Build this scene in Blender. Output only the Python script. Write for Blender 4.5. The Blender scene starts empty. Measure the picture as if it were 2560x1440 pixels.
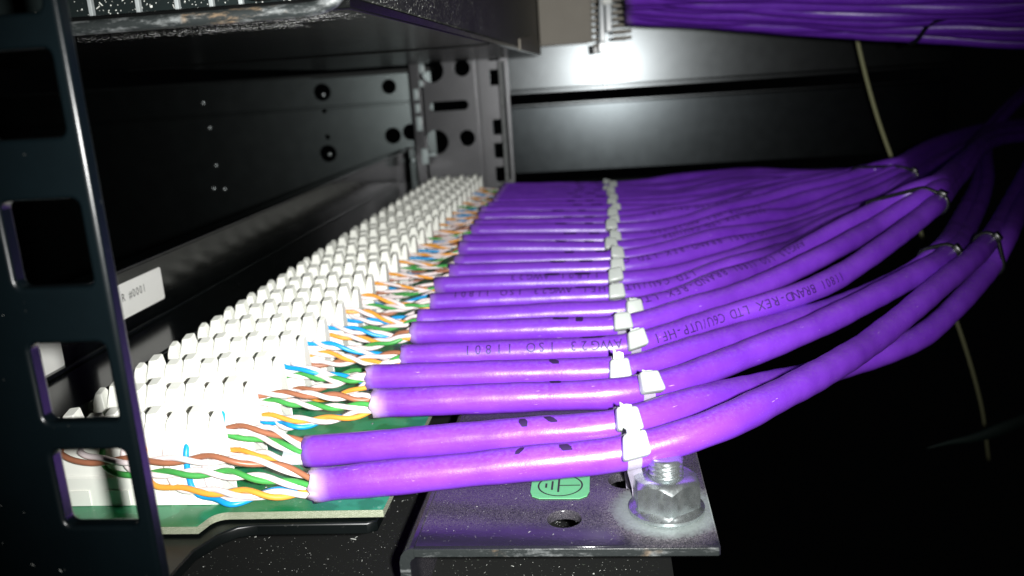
import bpy, bmesh, math, random
from mathutils import Vector, Matrix
S = bpy.context.scene
COL = S.collection
U = 0.0012            # one drawing unit in metres
random.seed(7)

# ---------------------------------------------------------------- camera
cam_d = bpy.data.cameras.new('camera')
cam = bpy.data.objects.new('camera', cam_d); COL.objects.link(cam)
cam.location = (94.984*U, -130.044*U, 50.887*U)
cam.rotation_euler = (math.radians(76.191), math.radians(3.6957), math.radians(5.6034))
cam_d.sensor_width = 36.0
cam_d.lens = 2155.4/2560*36.0
cam_d.clip_start = 0.002; cam_d.clip_end = 50
cam_d.dof.use_dof = True
cam_d.dof.focus_distance = 150*U
cam_d.dof.aperture_fstop = 24.0
S.camera = cam

# ---------------------------------------------------------------- world (a dark cabinet, hardly any room light)
w = bpy.data.worlds.new('World'); S.world = w; w.use_nodes = True
w.node_tree.nodes['Background'].inputs[0].default_value = (0.8, 0.9, 1, 1)
w.node_tree.nodes['Background'].inputs[1].default_value = 0.0006

# ---------------------------------------------------------------- the phone's flash, just right of the lens
fl = bpy.data.lights.new('phone_flash', 'SPOT')
fl.energy = 6.1
fl.color = (1.0, 1.0, 0.98)
fl.shadow_soft_size = 0.0028
fl.spot_size = math.radians(78); fl.spot_blend = 1.0
flo = bpy.data.objects.new('phone_flash', fl); COL.objects.link(flo)
flo.location = (107*U, -131*U, 53*U)
aim = Vector((-0.18, 0.98, -0.17))
flo.rotation_euler = aim.to_track_quat('-Z', 'Y').to_euler()

S.view_settings.view_transform = 'Standard'
S.view_settings.look = 'None'
S.view_settings.exposure = 0.0
S.view_settings.gamma = 1.0
S.render.engine = 'CYCLES'
S.cycles.use_denoising = True
S.cycles.max_bounces = 6
S.cycles.diffuse_bounces = 3
S.cycles.glossy_bounces = 4
S.cycles.sample_clamp_indirect = 4

# ================================================================ helpers
def link(name, me, mat=None, parent=None):
    o = bpy.data.objects.new(name, me); COL.objects.link(o)
    if mat is not None and me is not None and not me.materials: me.materials.append(mat)
    if parent is not None: o.parent = parent
    return o

def thing(name, label, cat, loc=(0, 0, 0), group=None):
    o = bpy.data.objects.new(name, None); COL.objects.link(o)
    o.empty_display_size = 0.005
    o.location = Vector(loc)*U
    o['label'] = label; o['category'] = cat
    if group: o['group'] = group
    return o

def tag(o, label=None, cat=None, group=None, kind=None):
    if label: o['label'] = label
    if cat: o['category'] = cat
    if group: o['group'] = group
    if kind: o['kind'] = kind
    return o

def mesh(verts, faces, smooth=False, org=(0, 0, 0)):
    me = bpy.data.meshes.new('m')
    ox, oy, oz = org
    me.from_pydata([((x-ox)*U, (y-oy)*U, (z-oz)*U) for x, y, z in verts], [], faces)
    if smooth: me.polygons.foreach_set('use_smooth', [True]*len(me.polygons))
    me.update()
    return me

def O(parent):            # a part's vertices are stored relative to its thing's base
    return tuple(parent.location/U) if parent is not None else (0, 0, 0)

def part(name, verts, faces, mat, parent=None, smooth=False):
    return link(name, mesh(verts, faces, smooth, O(parent)), mat, parent)

def flat_big(me):
    for p in me.polygons:
        p.use_smooth = max(abs(c) for c in p.normal) < .995

def bm_part(name, bm, mat, parent=None, smooth=False, auto=None):
    ox, oy, oz = O(parent)
    for v in bm.verts: v.co = Vector(((v.co.x-ox)*U, (v.co.y-oy)*U, (v.co.z-oz)*U))
    bmesh.ops.recalc_face_normals(bm, faces=bm.faces)
    me = bpy.data.meshes.new('m'); bm.to_mesh(me); bm.free()
    if smooth: me.polygons.foreach_set('use_smooth', [True]*len(me.polygons))
    if auto: me.set_sharp_from_angle(angle=math.radians(auto))
    if smooth == 'flat': flat_big(me)
    return link(name, me, mat, parent)

def bm_box(bm, x0, x1, y0, y1, z0, z1, bev=0, seg=2):
    r = bmesh.ops.create_cube(bm, size=1)
    for v in r['verts']:
        v.co = Vector((x0+(v.co.x+.5)*(x1-x0), y0+(v.co.y+.5)*(y1-y0), z0+(v.co.z+.5)*(z1-z0)))
    if bev:
        es = list({e for v in r['verts'] for e in v.link_edges})
        bmesh.ops.bevel(bm, geom=es, offset=bev, segments=seg, affect='EDGES', profile=.5)
    return bm

def box(name, x0, x1, y0, y1, z0, z1, mat, parent=None, bev=0.0, seg=2):
    return bm_part(name, bm_box(bmesh.new(), x0, x1, y0, y1, z0, z1, bev, seg), mat, parent, smooth='flat' if bev else False)

def extrude_poly(pts, a, b, axis, bev=0.0, name='plate', mat=None, parent=None, holes=(), seg=2):
    """flat plate: 2-D outline with holes, thickness from a to b along axis ('x': pts=(y,z); 'y': pts=(x,z); 'z': pts=(x,y))"""
    cu = bpy.data.curves.new('c', 'CURVE'); cu.dimensions = '2D'; cu.fill_mode = 'BOTH'
    cu.extrude = max(abs(b-a)/2-bev, 0.0001); cu.bevel_depth = bev; cu.bevel_resolution = seg-1 if bev else 0
    cu.offset = -bev
    for loop in [pts]+list(holes):
        sp = cu.splines.new('POLY'); sp.points.add(len(loop)-1)
        for i, p in enumerate(loop): sp.points[i].co = (p[0], p[1], 0, 1)
        sp.use_cyclic_u = True
    o = bpy.data.objects.new('c', cu); COL.objects.link(o)
    dg = bpy.context.evaluated_depsgraph_get(); dg.update()
    me = bpy.data.meshes.new_from_object(o.evaluated_get(dg), depsgraph=dg)
    bpy.data.objects.remove(o); bpy.data.curves.remove(cu)
    mid = (a+b)/2; ox, oy, oz = O(parent)
    for v in me.vertices:
        u, w_, t = v.co
        if axis == 'z': c = (u, w_, mid+t)
        elif axis == 'y': c = (u, mid-t, w_)
        else: c = (mid+t, u, w_)
        v.co = ((c[0]-ox)*U, (c[1]-oy)*U, (c[2]-oz)*U)
    me.materials.clear()
    me.polygons.foreach_set('use_smooth', [bool(bev)]*len(me.polygons))
    if bev:
        bm = bmesh.new(); bm.from_mesh(me); bmesh.ops.remove_doubles(bm, verts=bm.verts, dist=1e-7); bm.to_mesh(me); bm.free()
        flat_big(me)
    me.update()
    return link(name, me, mat, parent)

def circle(cx, cy, r, n=28, ry=None):
    ry = ry or r
    return [(cx+r*math.cos(2*math.pi*i/n), cy+ry*math.sin(2*math.pi*i/n)) for i in range(n)]

def rrect(x0, x1, y0, y1, r, n=5):
    out = []
    for cx, cy, a0 in ((x1-r, y1-r, 0), (x0+r, y1-r, 90), (x0+r, y0+r, 180), (x1-r, y0+r, 270)):
        for i in range(n+1):
            a = math.radians(a0+90*i/n); out.append((cx+r*math.cos(a), cy+r*math.sin(a)))
    return out

def catmull(P, step=1.0):
    P = [Vector(p) for p in P]
    P = [P[0]*2-P[1]]+P+[P[-1]*2-P[-2]]
    out = []
    for i in range(1, len(P)-2):
        p0, p1, p2, p3 = P[i-1:i+3]
        n = max(2, int((p2-p1).length/step))
        for j in range(n):
            t = j/n
            out.append(.5*((2*p1)+(p2-p0)*t+(2*p0-5*p1+4*p2-p3)*t*t+(3*p1-p0-3*p2+p3)*t*t*t))
    out.append(P[-2].copy())
    return out

def smooth_path(pts, it):
    for _ in range(it):
        pts = [pts[0]]+[(pts[i-1]+pts[i]*2+pts[i+1])/4 for i in range(1, len(pts)-1)]+[pts[-1]]
    return pts

def frames_up(pts):
    """tangent, up-ish normal, and the side that faces the open edge of the panel"""
    fr = []
    for i, p in enumerate(pts):
        t = (pts[min(i+1, len(pts)-1)]-pts[max(i-1, 0)]).normalized()
        n = Vector((0, 0, 1)); n = (n-t*n.dot(t)).normalized()
        fr.append((t, n, t.cross(n)))
    return fr

def frames_pt(pts):
    fr = []; n = None
    for i, p in enumerate(pts):
        t = (pts[min(i+1, len(pts)-1)]-pts[max(i-1, 0)]).normalized()
        if n is None:
            n = Vector((0.3, 0.2, 1)); n = (n-t*n.dot(t)).normalized()
        n = (n-t*n.dot(t)).normalized()
        fr.append((t, n, t.cross(n)))
    return fr

def tube(name, pts, r, mat, parent=None, seg=8, caps=True, frames=None, closed=False, org=None, ell=1.0):
    fr = frames or frames_pt(pts)
    if org is None: org = O(parent)
    V = []; F = []; n = len(pts)
    for i, p in enumerate(pts):
        rr = r(i/(n-1)) if callable(r) else r
        t, a, b = fr[i]
        for k in range(seg):
            th = 2*math.pi*k/seg
            V.append(tuple(p+a*(math.cos(th)*rr)+b*(math.sin(th)*rr*ell)))
    m = n if closed else n-1
    for i in range(m):
        j = (i+1) % n
        for k in range(seg):
            l = (k+1) % seg
            F.append((i*seg+k, i*seg+l, j*seg+l, j*seg+k))
    if caps and not closed:
        F.append(tuple(range(seg))[::-1]); F.append(tuple((n-1)*seg+k for k in range(seg)))
    return link(name, mesh(V, F, True, org), mat, parent)

# ---------------------------------------------------------------- materials
class NT:
    def __init__(s, name):
        s.m = bpy.data.materials.new(name); s.m.use_nodes = True; s.t = s.m.node_tree
        s.b = s.t.nodes['Principled BSDF']
    def n(s, typ, **kw):
        x = s.t.nodes.new(typ)
        for k, v in kw.items():
            if k.startswith('i_'): x.inputs[k[2:].replace('_', ' ')].default_value = v
            else: setattr(x, k, v)
        return x
    def l(s, a, b): s.t.links.new(a, b)
    def set(s, **kw):
        for k, v in kw.items(): s.b.inputs[k.replace('_', ' ')].default_value = v
        return s
    def noise(s, scale, detail=4, rough=.5, vec=None):
        x = s.n('ShaderNodeTexNoise'); x.inputs['Scale'].default_value = scale; x.inputs['Detail'].default_value = detail
        x.inputs['Roughness'].default_value = rough
        s.l(vec if vec is not None else s.coord(), x.inputs['Vector']); return x.outputs['Fac']
    def coord(s, which='Object'):
        if not hasattr(s, 'tc'): s.tc = s.n('ShaderNodeTexCoord')
        return s.tc.outputs[which]
    def ramp(s, fac, stops):
        x = s.n('ShaderNodeValToRGB'); e = x.color_ramp.elements
        while len(e) < len(stops): e.new(0.5)
        for el, (p, c) in zip(e, stops):
            el.position = p; el.color = c if len(c) == 4 else (*c, 1)
        s.l(fac, x.inputs['Fac']); return x.outputs['Color']
    def mix(s, fac, a, b, mode='MIX'):
        x = s.n('ShaderNodeMix', data_type='RGBA', blend_type=mode)
        for sock, v in ((x.inputs[0], fac), (x.inputs[6], a), (x.inputs[7], b)):
            if isinstance(v, (int, float)): sock.default_value = v
            elif isinstance(v, tuple): sock.default_value = v if len(v) == 4 else (*v, 1)
            else: s.l(v, sock)
        return x.outputs[2]
    def math(s, op, a, b=0.0):
        x = s.n('ShaderNodeMath', operation=op)
        for i, v in enumerate((a, b)):
            if isinstance(v, (int, float)): x.inputs[i].default_value = v
            else: s.l(v, x.inputs[i])
        return x.outputs[0]
    def bump(s, h, strength=.2, dist=.0002):
        x = s.n('ShaderNodeBump'); x.inputs['Strength'].default_value = strength; x.inputs['Distance'].default_value = dist
        s.l(h, x.inputs['Height']); s.l(x.outputs[0], s.b.inputs['Normal'])

def black_metal(name, base=(.010, .014, .015), rough=.35, dust=0.0, dustcol=(.30, .30, .27), dthr=.66, dscale=1500, bump=.12, patch=True, var=.4):
    m = NT(name)
    n1 = m.noise(90, 5, .6)
    c = m.mix(n1, tuple(x*(1-var*.75) for x in base), tuple(x*(1+var*1.2) for x in base))
    if dust > 0:
        f = m.ramp(m.noise(dscale, 2, .55), [(dthr, (0, 0, 0)), (min(dthr+.05, 1), (1, 1, 1))])
        g = m.ramp(m.noise(45, 4, .6), [(.35, (0, 0, 0)), (.62, (1, 1, 1))]) if patch else 1.0
        f = m.math('MULTIPLY', f, g) if patch else f
        f = m.math('MULTIPLY', f, dust)
        c = m.mix(f, c, dustcol)
        r = m.math('ADD', m.math('MULTIPLY', f, .6), rough)
        m.l(r, m.b.inputs['Roughness'])
    else:
        r = m.math('ADD', m.math('MULTIPLY', n1, .3*var), rough-.15*var)
        m.l(r, m.b.inputs['Roughness'])
    m.l(c, m.b.inputs['Base Color'])
    m.bump(m.noise(900, 3, .6), bump, .0001)
    return m.m

def plastic(name, col, rough=.45, var=.12, scale=120, bump=.05, sss=0.0, bscale=500, spec=.5):
    m = NT(name)
    n1 = m.noise(scale, 4, .6)
    m.l(m.mix(n1, tuple(x*(1-var) for x in col), tuple(min(1, x*(1+var)) for x in col)), m.b.inputs['Base Color'])
    m.set(Roughness=rough); m.b.inputs['Specular IOR Level'].default_value = spec
    if sss:
        m.b.inputs['Subsurface Weight'].default_value = sss
        m.b.inputs['Subsurface Radius'].default_value = (.0012, .0012, .001)
        m.b.inputs['Subsurface Scale'].default_value = .6
    if bump: m.bump(m.noise(bscale, 3, .6), bump, .0001)
    return m.m
M_post = black_metal('post_paint', (.0010, .0026, .0034), .30, dust=.2, dthr=.74, dscale=700)
M_black = black_metal('black_paint', (.004, .006, .006), .30, dust=.15, dthr=.72, dscale=900)
M_satin = black_metal('satin_paint', (.008, .010, .010), .40, bump=.02)
M_satin.node_tree.nodes['Principled BSDF'].inputs['Specular IOR Level'].default_value = .8
M_back = black_metal('back_panel_paint', (.115, .125, .13), .245, bump=.02, var=.12)
for i_, v_ in (('Coat Weight', .3), ('Coat Roughness', .36), ('Metallic', 1.0)): M_back.node_tree.nodes['Principled BSDF'].inputs[i_].default_value = v_
M_back.node_tree.nodes['Principled BSDF'].inputs['Specular IOR Level'].default_value = 1.0
M_dusty = black_metal('dusty_paint', (.010, .011, .010), .45, dust=.85, dthr=.60, dscale=1300)
M_floor = black_metal('dusty_floor_paint', (.002, .0025, .002), .7, dust=.35, dthr=.68, dscale=1700, dustcol=(.16, .20, .14))
M_white = plastic('white_block_plastic', (.86, .87, .80), .42, .03, 200, .03)
M_nylon = plastic('natural_nylon', (.42, .45, .43), .30, .05, 200, .05, sss=.25)
M_strap = plastic('nylon_strap', (.36, .33, .42), .30, .06, 300, .05, sss=.2)
M_strap.node_tree.nodes['Principled BSDF'].inputs['Alpha'].default_value = .8
M_blackTie = plastic('black_nylon', (.010, .012, .012), .28, .1, 200, .05)
M_ink = plastic('black_ink', (.025, .010, .06), .55, .3, 900, 0)
M_print = plastic('sheath_print_ink', (.030, .008, .08), .55, .2, 900, 0)
M_text = plastic('label_ink', (.02, .02, .02), .6, .1, 900, 0)
M_paper = plastic('white_label', (.80, .80, .76), .5, .03, 200, 0)
M_wire = {
 'brown': plastic('brown_wire', (.33, .13, .07), .35, .1, 300, .02),
 'green': plastic('green_wire', (.06, .32, .07), .35, .1, 300, .02),
 'orange': plastic('orange_wire', (.80, .34, .05), .35, .1, 300, .02),
 'blue': plastic('blue_wire', (.01, .30, .66), .35, .1, 300, .02),
 'white': plastic('white_wire', (.78, .68, .68), .35, .04, 300, .02)}
M_clear = plastic('clear_film', (.45, .47, .52), .25, .1, 200, .05)

M_side = black_metal('side_panel_paint', (.045, .052, .052), .31, bump=.02, var=.12)
M_side.node_tree.nodes['Principled BSDF'].inputs['Specular IOR Level'].default_value = 1.0
for i_, v_ in (('Metallic', 1.0),): M_side.node_tree.nodes['Principled BSDF'].inputs[i_].default_value = v_
M_back2 = black_metal('lower_panel_paint', (.075, .085, .09), .235, bump=.02, var=.12)
M_back2.node_tree.nodes['Principled BSDF'].inputs['Metallic'].default_value = 1.0
M_far = black_metal('far_upright_paint', (.085, .085, .09), .34, bump=.02, var=.12)
for i_, v_ in (('Metallic', 1.0), ('Coat Weight', 1.0), ('Coat Roughness', .30)): M_far.node_tree.nodes['Principled BSDF'].inputs[i_].default_value = v_
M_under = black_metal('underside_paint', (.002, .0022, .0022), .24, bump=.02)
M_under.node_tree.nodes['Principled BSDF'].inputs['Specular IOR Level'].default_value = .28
M_wallr = black_metal('ribbed_wall_paint', (.003, .006, .006), .8, dust=.3, dthr=.66, dscale=1100, patch=False)
M_wallr.node_tree.nodes['Principled BSDF'].inputs['Specular IOR Level'].default_value = .15
M_tray = black_metal('tray_paint', (.002, .003, .003), .34, dust=.2, dthr=.72, dscale=900, bump=.05)
M_tray.node_tree.nodes['Principled BSDF'].inputs['Specular IOR Level'].default_value = .35
M_gloss = black_metal('gloss_housing', (.003, .004, .004), .17, dust=.3, dthr=.71, dscale=500, bump=.04)
M_plate = black_metal('inner_plate_paint', (.0015, .002, .002), .16, bump=.0)
M_plate.node_tree.nodes['Principled BSDF'].inputs['Specular IOR Level'].default_value = .25
def sheath_mat():
    m = NT('purple_sheath')
    uv = m.n('ShaderNodeUVMap').outputs[0]
    mp = m.n('ShaderNodeMapping'); m.l(uv, mp.inputs['Vector'])
    inf = m.n('ShaderNodeObjectInfo')
    off = m.n('ShaderNodeCombineXYZ'); m.l(m.math('MULTIPLY', inf.outputs['Random'], 60.0), off.inputs[0]); m.l(m.math('MULTIPLY', inf.outputs['Random'], 37.0), off.inputs[2])
    m.l(off.outputs[0], mp.inputs['Location'])
    v = mp.outputs[0]
    big = m.noise(.12, 4, .6, v)
    c = m.mix(m.ramp(big, [(.3, (0, 0, 0)), (.7, (1, 1, 1))]), (.146, .025, .47), (.192, .040, .57))
    # rubbed dusty bloom on the upper side
    geo = m.n('ShaderNodeNewGeometry'); sep = m.n('ShaderNodeSeparateXYZ'); m.l(geo.outputs['Normal'], sep.inputs[0])
    up = m.ramp(sep.outputs[2], [(.45, (0, 0, 0)), (1.0, (1, 1, 1))])
    dn = m.ramp(m.noise(1.3, 5, .7, v), [(.40, (0, 0, 0)), (.75, (1, 1, 1))])
    c = m.mix(m.math('MULTIPLY', m.math('MULTIPLY', up, dn), .32), c, (.30, .20, .40))
    # scuffs: short pale nicks
    st = m.n('ShaderNodeMapping'); st.inputs['Scale'].default_value = (.45, 3.2, 1); st.inputs['Rotation'].default_value = (0, 0, .35); m.l(v, st.inputs['Vector'])
    sc = m.ramp(m.noise(1.1, 2, .4, st.outputs[0]), [(.755, (0, 0, 0)), (.79, (1, 1, 1))])
    c = m.mix(m.math('MULTIPLY', sc, .5), c, (.70, .45, .80))
    # fine grit
    gr = m.ramp(m.noise(5.0, 2, .5, v), [(.70, (0, 0, 0)), (.76, (1, 1, 1))])
    c = m.mix(m.math('MULTIPLY', gr, .30), c, (.60, .42, .70))
    at = m.n('ShaderNodeAttribute', attribute_name='pale_end')  # whitens the sheath towards its cut end
    c = m.mix(at.outputs['Fac'], c, (.80, .62, .80))
    m.l(c, m.b.inputs['Base Color'])
    sm = m.noise(.55, 4, .7, st.outputs[0])
    m.l(m.math('ADD', m.math('MULTIPLY', sm, .36), .16), m.b.inputs['Roughness'])
    m.b.inputs['Specular IOR Level'].default_value = .75
    m.bump(m.noise(.8, 5, .7, v), .16, .0004)
    return m.m
M_sheath = sheath_mat()

def board_mats():
    m = NT('green_solder_mask')
    n = m.ramp(m.noise(160, 2, .4), [(.47, (.008, .17, .055)), (.53, (.018, .24, .10))])
    n2 = m.ramp(m.noise(700, 2, .5), [(.68, (0, 0, 0)), (.74, (1, 1, 1))])
    m.l(m.mix(m.math('MULTIPLY', n2, .25), n, (.35, .5, .4)), m.b.inputs['Base Color'])
    m.set(Roughness=.28)
    e = NT('glass_fibre_edge')
    mp = e.n('ShaderNodeMapping'); mp.inputs['Scale'].default_value = (1, 1, 1); e.l(e.coord(), mp.inputs['Vector'])
    br = e.n('ShaderNodeTexBrick'); br.inputs['Scale'].default_value = 700; br.inputs['Color1'].default_value = (.40, .42, .31, 1); br.inputs['Color2'].default_value = (.28, .31, .21, 1)
    br.inputs['Mortar'].default_value = (.10, .12, .08, 1); br.inputs['Mortar Size'].default_value = .03; br.inputs['Brick Width'].default_value = .5; br.inputs['Row Height'].default_value = .14
    sx = e.n('ShaderNodeSeparateXYZ'); e.l(mp.outputs[0], sx.inputs[0]); cx = e.n('ShaderNodeCombineXYZ')
    e.l(e.math('ADD', sx.outputs[0], sx.outputs[1]), cx.inputs[0]); e.l(sx.outputs[2], cx.inputs[1])
    e.l(cx.outputs[0], br.inputs['Vector']); e.l(br.outputs['Color'], e.b.inputs['Base Color']); e.set(Roughness=.6)
    return m.m, e.m
M_pcb, M_pcbedge = board_mats()

def zinc():
    m = NT('zinc_plate')
    n = m.noise(400, 5, .7)
    m.l(m.mix(n, (.40, .45, .46), (.66, .70, .70)), m.b.inputs['Base Color'])
    m.set(Metallic=.93)
    m.l(m.ramp(m.noise(700, 4, .7), [(.3, (.19,)*3), (.7, (.36,)*3)]), m.b.inputs['Roughness'])
    m.bump(m.noise(1500, 3, .6), .15, .0001)
    return m.m
M_zinc = zinc()
M_bright = plastic('bright_zinc', (.50, .58, .58), .3, .1, 300, .1)

def bar_mat(cx, cy):
    m = NT('lacing_bar_paint')
    co = m.coord()
    d = m.n('ShaderNodeVectorMath', operation='DISTANCE'); m.l(co, d.inputs[0]); d.inputs[1].default_value = (cx*U, cy*U, 2*U)
    nd = m.math('ADD', d.outputs['Value'], m.math('MULTIPLY', m.math('SUBTRACT', m.noise(1100, 5, .8), .5), .0055))
    bare = m.ramp(m.math('DIVIDE', nd, 9.3*U), [(.78, (1, 1, 1)), (1.0, (0, 0, 0))])
    nd2 = m.ramp(m.math('DIVIDE', nd, 12.5*U), [(.75, (1, 1, 1)), (1.0, (0, 0, 0))])
    sp = m.ramp(m.noise(5200, 2, .5), [(.36, (0, 0, 0)), (.72, (1, 1, 1))])
    # dust lies in a broad drift over the middle of the bar
    sx = m.n('ShaderNodeSeparateXYZ'); m.l(co, sx.inputs[0])
    yy = m.math('ADD', sx.outputs[1], m.math('MULTIPLY', m.math('SUBTRACT', m.noise(110, 3, .6), .5), .004))
    drift = m.ramp(m.math('DIVIDE', m.math('SUBTRACT', yy, (-9.6-170)*U), 3*U), [(0, (0, 0, 0)), (1, (1, 1, 1))])
    f = m.math('MULTIPLY', sp, m.math('ADD', m.math('MULTIPLY', drift, .25), .015))
    f = m.math('MAXIMUM', f, m.math('MULTIPLY', m.math('MULTIPLY', nd2, sp), .5))
    c = m.mix(f, (.012, .012, .018), (.30, .27, .29))
    c = m.mix(bare, c, m.mix(m.noise(1800, 3, .6), (.19, .22, .215), (.33, .37, .36)))
    m.l(c, m.b.inputs['Base Color'])
    m.l(m.math('MULTIPLY', bare, .55), m.b.inputs['Metallic'])
    m.l(m.math('ADD', m.math('MULTIPLY', f, .5), m.math('ADD', .17, m.math('MULTIPLY', bare, .35))), m.b.inputs['Roughness'])
    m.bump(m.noise(1600, 3, .6), .2, .0001)
    return m.m

def worn_mat(name, thr=.5, rust=.6):
    m = NT(name)
    mp = m.n('ShaderNodeMapping'); mp.inputs['Scale'].default_value = (1, 2, 4); m.l(m.coord(), mp.inputs['Vector'])
    a = m.ramp(m.noise(150, 6, .75, mp.outputs[0]), [(thr-.06, (0, 0, 0)), (thr+.10, (1, 1, 1))])
    b = m.ramp(m.noise(60, 3, .6), [(rust, (0, 0, 0)), (rust+.04, (1, 1, 1))])
    k = m.mix(b, (.17, .18, .18), (.25, .17, .10))
    g2 = m.noise(1400, 3, .6)
    m.l(m.mix(m.math('MULTIPLY', a, m.math('ADD', g2, .25)), (.015, .018, .018), k), m.b.inputs['Base Color']); m.set(Roughness=.4)
    m.bump(m.noise(900, 4, .7), .5, .0002)
    return m.m
M_worn = worn_mat('worn_edge_paint', .56, .58)
M_wornlip = worn_mat('worn_lip_paint', .55, .56)

# ================================================================ lower patch panel
PP = thing('patch_panel', 'lower black patch panel with green circuit board and rows of white punch-down blocks', 'patch panel', (45, 170, -20))
def row(k): return 14.5*(k-1)+2*((k > 8)+(k > 16))

# circuit board
def arc_pts(cx, cy, r, a0, a1, n=6): return [(cx+r*math.cos(math.radians(a0+(a1-a0)*i/n)), cy+r*math.sin(math.radians(a0+(a1-a0)*i/n))) for i in range(n+1)]
outline = [(56.9, 0.2), (50.9, -5.4)][:0]+[(57.2, -5.4), (31.5, -5.5)]+arc_pts(31, -8.3, 2.8, 95, 175)+[(27.7, -10.1), (-9, -10.1), (-9, 352), (57.2, 352)]
outline[0] = (57.2, -5.2)
pcb = extrude_poly(outline, -17.6, -16.3, 'z', 0, 'circuit_board', M_pcb, PP)
pcb.data.materials.append(M_pcbedge)
for p in pcb.data.polygons: p.material_index = 0 if abs(p.normal.z) > .7 else 1
# solder dots near the first rows
for (x, y) in ((31.5, 3), (34, 3.4), (33, 18), (36, 22), (50, 26), (39, 12), (46, 31), (35, 47)):
    bm = bmesh.new(); bmesh.ops.create_uvsphere(bm, u_segments=10, v_segments=6, radius=.28)
    for v in bm.verts: v.co = Vector((v.co.x+x, v.co.y+y, v.co.z*.4-16.3))
    bm_part('solder_joint', bm, M_zinc, PP, True)

# tray under the board
tray = [(56, -5.2), (54.5, -6.2), (36, -6.4), (33, -7.2), (30.8, -9.5), (28.8, -14), (28.6, -19), (28.6, -45), (-22, -45), (-22, 352), (56, 352)]
extrude_poly(tray, -20.2, -18.1, 'z', .35, 'tray', M_tray, PP)

# front panel seen from behind, with its folded lip
box('front_panel', -22, -20, -30, 383, -18, 12.2, M_plate, PP, .2)
box('panel_lip', -22, -16.5, -30, 383, 12.5, 13.6, M_plate, PP, .3)
box('housing', -19.9, -3.4, -12, 352, -16, -3.4, M_gloss, PP, .5)
box('housing_step', -19.9, -18.5, -12, 352, -3.3, -2.3, M_gloss, PP, .2)

# printed labels on the back of the front panel
FONT_CACHE = {}
def glyph(ch, size=1.0):
    if ch not in FONT_CACHE:
        cu = bpy.data.curves.new('t', 'FONT'); cu.body = ch; cu.size = 1.0; cu.resolution_u = 3; cu.align_x = 'CENTER'
        o = bpy.data.objects.new('t', cu); COL.objects.link(o)
        dg = bpy.context.evaluated_depsgraph_get(); dg.update()
        me = bpy.data.meshes.new_from_object(o.evaluated_get(dg), depsgraph=dg)
        bm = bmesh.new(); bm.from_mesh(me)
        for y in (.1, .25, .4, .55):
            g = bm.verts[:]+bm.edges[:]+bm.faces[:]
            bmesh.ops.bisect_plane(bm, geom=g, plane_co=(0, y, 0), plane_no=(0, 1, 0))
        bmesh.ops.triangulate(bm, faces=bm.faces)
        FONT_CACHE[ch] = ([v.co.copy() for v in bm.verts], [[v.index for v in f.verts] for f in bm.faces])
        bm.free(); bpy.data.objects.remove(o); bpy.data.curves.remove(cu)
    return FONT_CACHE[ch]
def text_mesh(s, pitch, size, fn):
    """monospaced letters; fn maps (u along the line, v up) to a point"""
    V = []; F = []
    for i, ch in enumerate(s):
        if ch == ' ': continue
        vs, fs = glyph(ch); b = len(V)
        for v in vs: V.append(tuple(fn(i*pitch+v.x*size*.92, v.y*size)))
        F += [[b+j for j in f] for f in fs]
    return V, F

def panel_label(name, lab, y0, y1, z0, z1, s, ty, tz, pitch, size, slope=0.0):
    l = extrude_poly(rrect(y0, y1, z0, z1, .7), -19.98, -19.80, 'x', 0, name, M_paper, PP)
    l['label'] = lab
    V, F = text_mesh(s, pitch, size, lambda u, v: (-19.77, ty+u, tz+v+slope*u))
    t = link('printing', mesh(V, F, False, (-19.9*0+O(PP)[0], O(PP)[1], O(PP)[2])), M_text, l)
panel_label('label_sticker', 'white sticker printed R #0001', 44, 77.6, .6, 9.0, 'R #0001', 58.7, 4.7, 1.62, 2.8)
panel_label('label_sticker', 'white sticker ending in 051', 12, 33, -2.5, 5.6, '051', 22.6, 1.6, 1.7, 2.8)

# lacing bar
hole_list = [circle(86.7, -5.6, 2.7)]+[circle(96.8, 7.5+14.5*j, 2.9, 20) for j in range(23)]
M_bar = bar_mat(103.0-45, -3-170)
extrude_poly([(64, -13.7), (110, -13.9), (110.2, 352), (64, 352)], -19.7, -18.0, 'z', .22, 'lacing_bar', M_bar, PP, hole_list)
prof = [(64, -18), (63.3, -18.1), (62.5, -18.5), (61.9, -19.3), (61.6, -20.4), (61.5, -40), (63.2, -40), (63.2, -20.6), (63.5, -20), (64, -19.7)]
extrude_poly(prof, -13.8, 352, 'y', 0, 'bar_side', M_bar, PP)
box('worn_edge', 63.9, 109.8, -14.25, -13.95, -19.55, -18.2, M_worn, PP, .12)
V = []; F = []
for y in (-14.2, -13.9):
    for (x, z) in prof: V.append((x, y, z))
n = len(prof); F = [tuple(range(n)), tuple(range(n, 2*n))[::-1]]+[(i, (i+1) % n, n+(i+1) % n, n+i) for i in range(n)]
part('worn_edge', V, F, M_worn, PP)

# earth symbol sticker
st = extrude_poly([(80.6, 3.2), (81.0, 1.8), (82.2, 1.0), (89, .8), (90.2, 1.7), (90.6, 3.2), (90.6, 9.5), (89.6, 10.2), (81.6, 10.2), (80.6, 9.4)], -17.95, -17.8, 'z', 0, 'earth_sticker', plastic('green_sticker', (.11, .38, .17), .5, .15, 400, .1), PP)
st['label'] = 'green earthing sticker with the earth symbol'
bm = bmesh.new()
def flat_bar(bm, x0, x1, y0, y1, z): 
    vs = [bm.verts.new(p) for p in ((x0, y0, z), (x1, y0, z), (x1, y1, z), (x0, y1, z))]; bm.faces.new(vs)
zc = -17.77; cx, cy = 85.6, 5.4
o_ = [bm.verts.new((x, y, zc)) for x, y in circle(cx, cy, 3.9, 40)]; i_ = [bm.verts.new((x, y, zc)) for x, y in circle(cx, cy, 3.6, 40)]
for i in range(40): bm.faces.new((o_[i], o_[(i+1) % 40], i_[(i+1) % 40], i_[i]))
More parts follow.
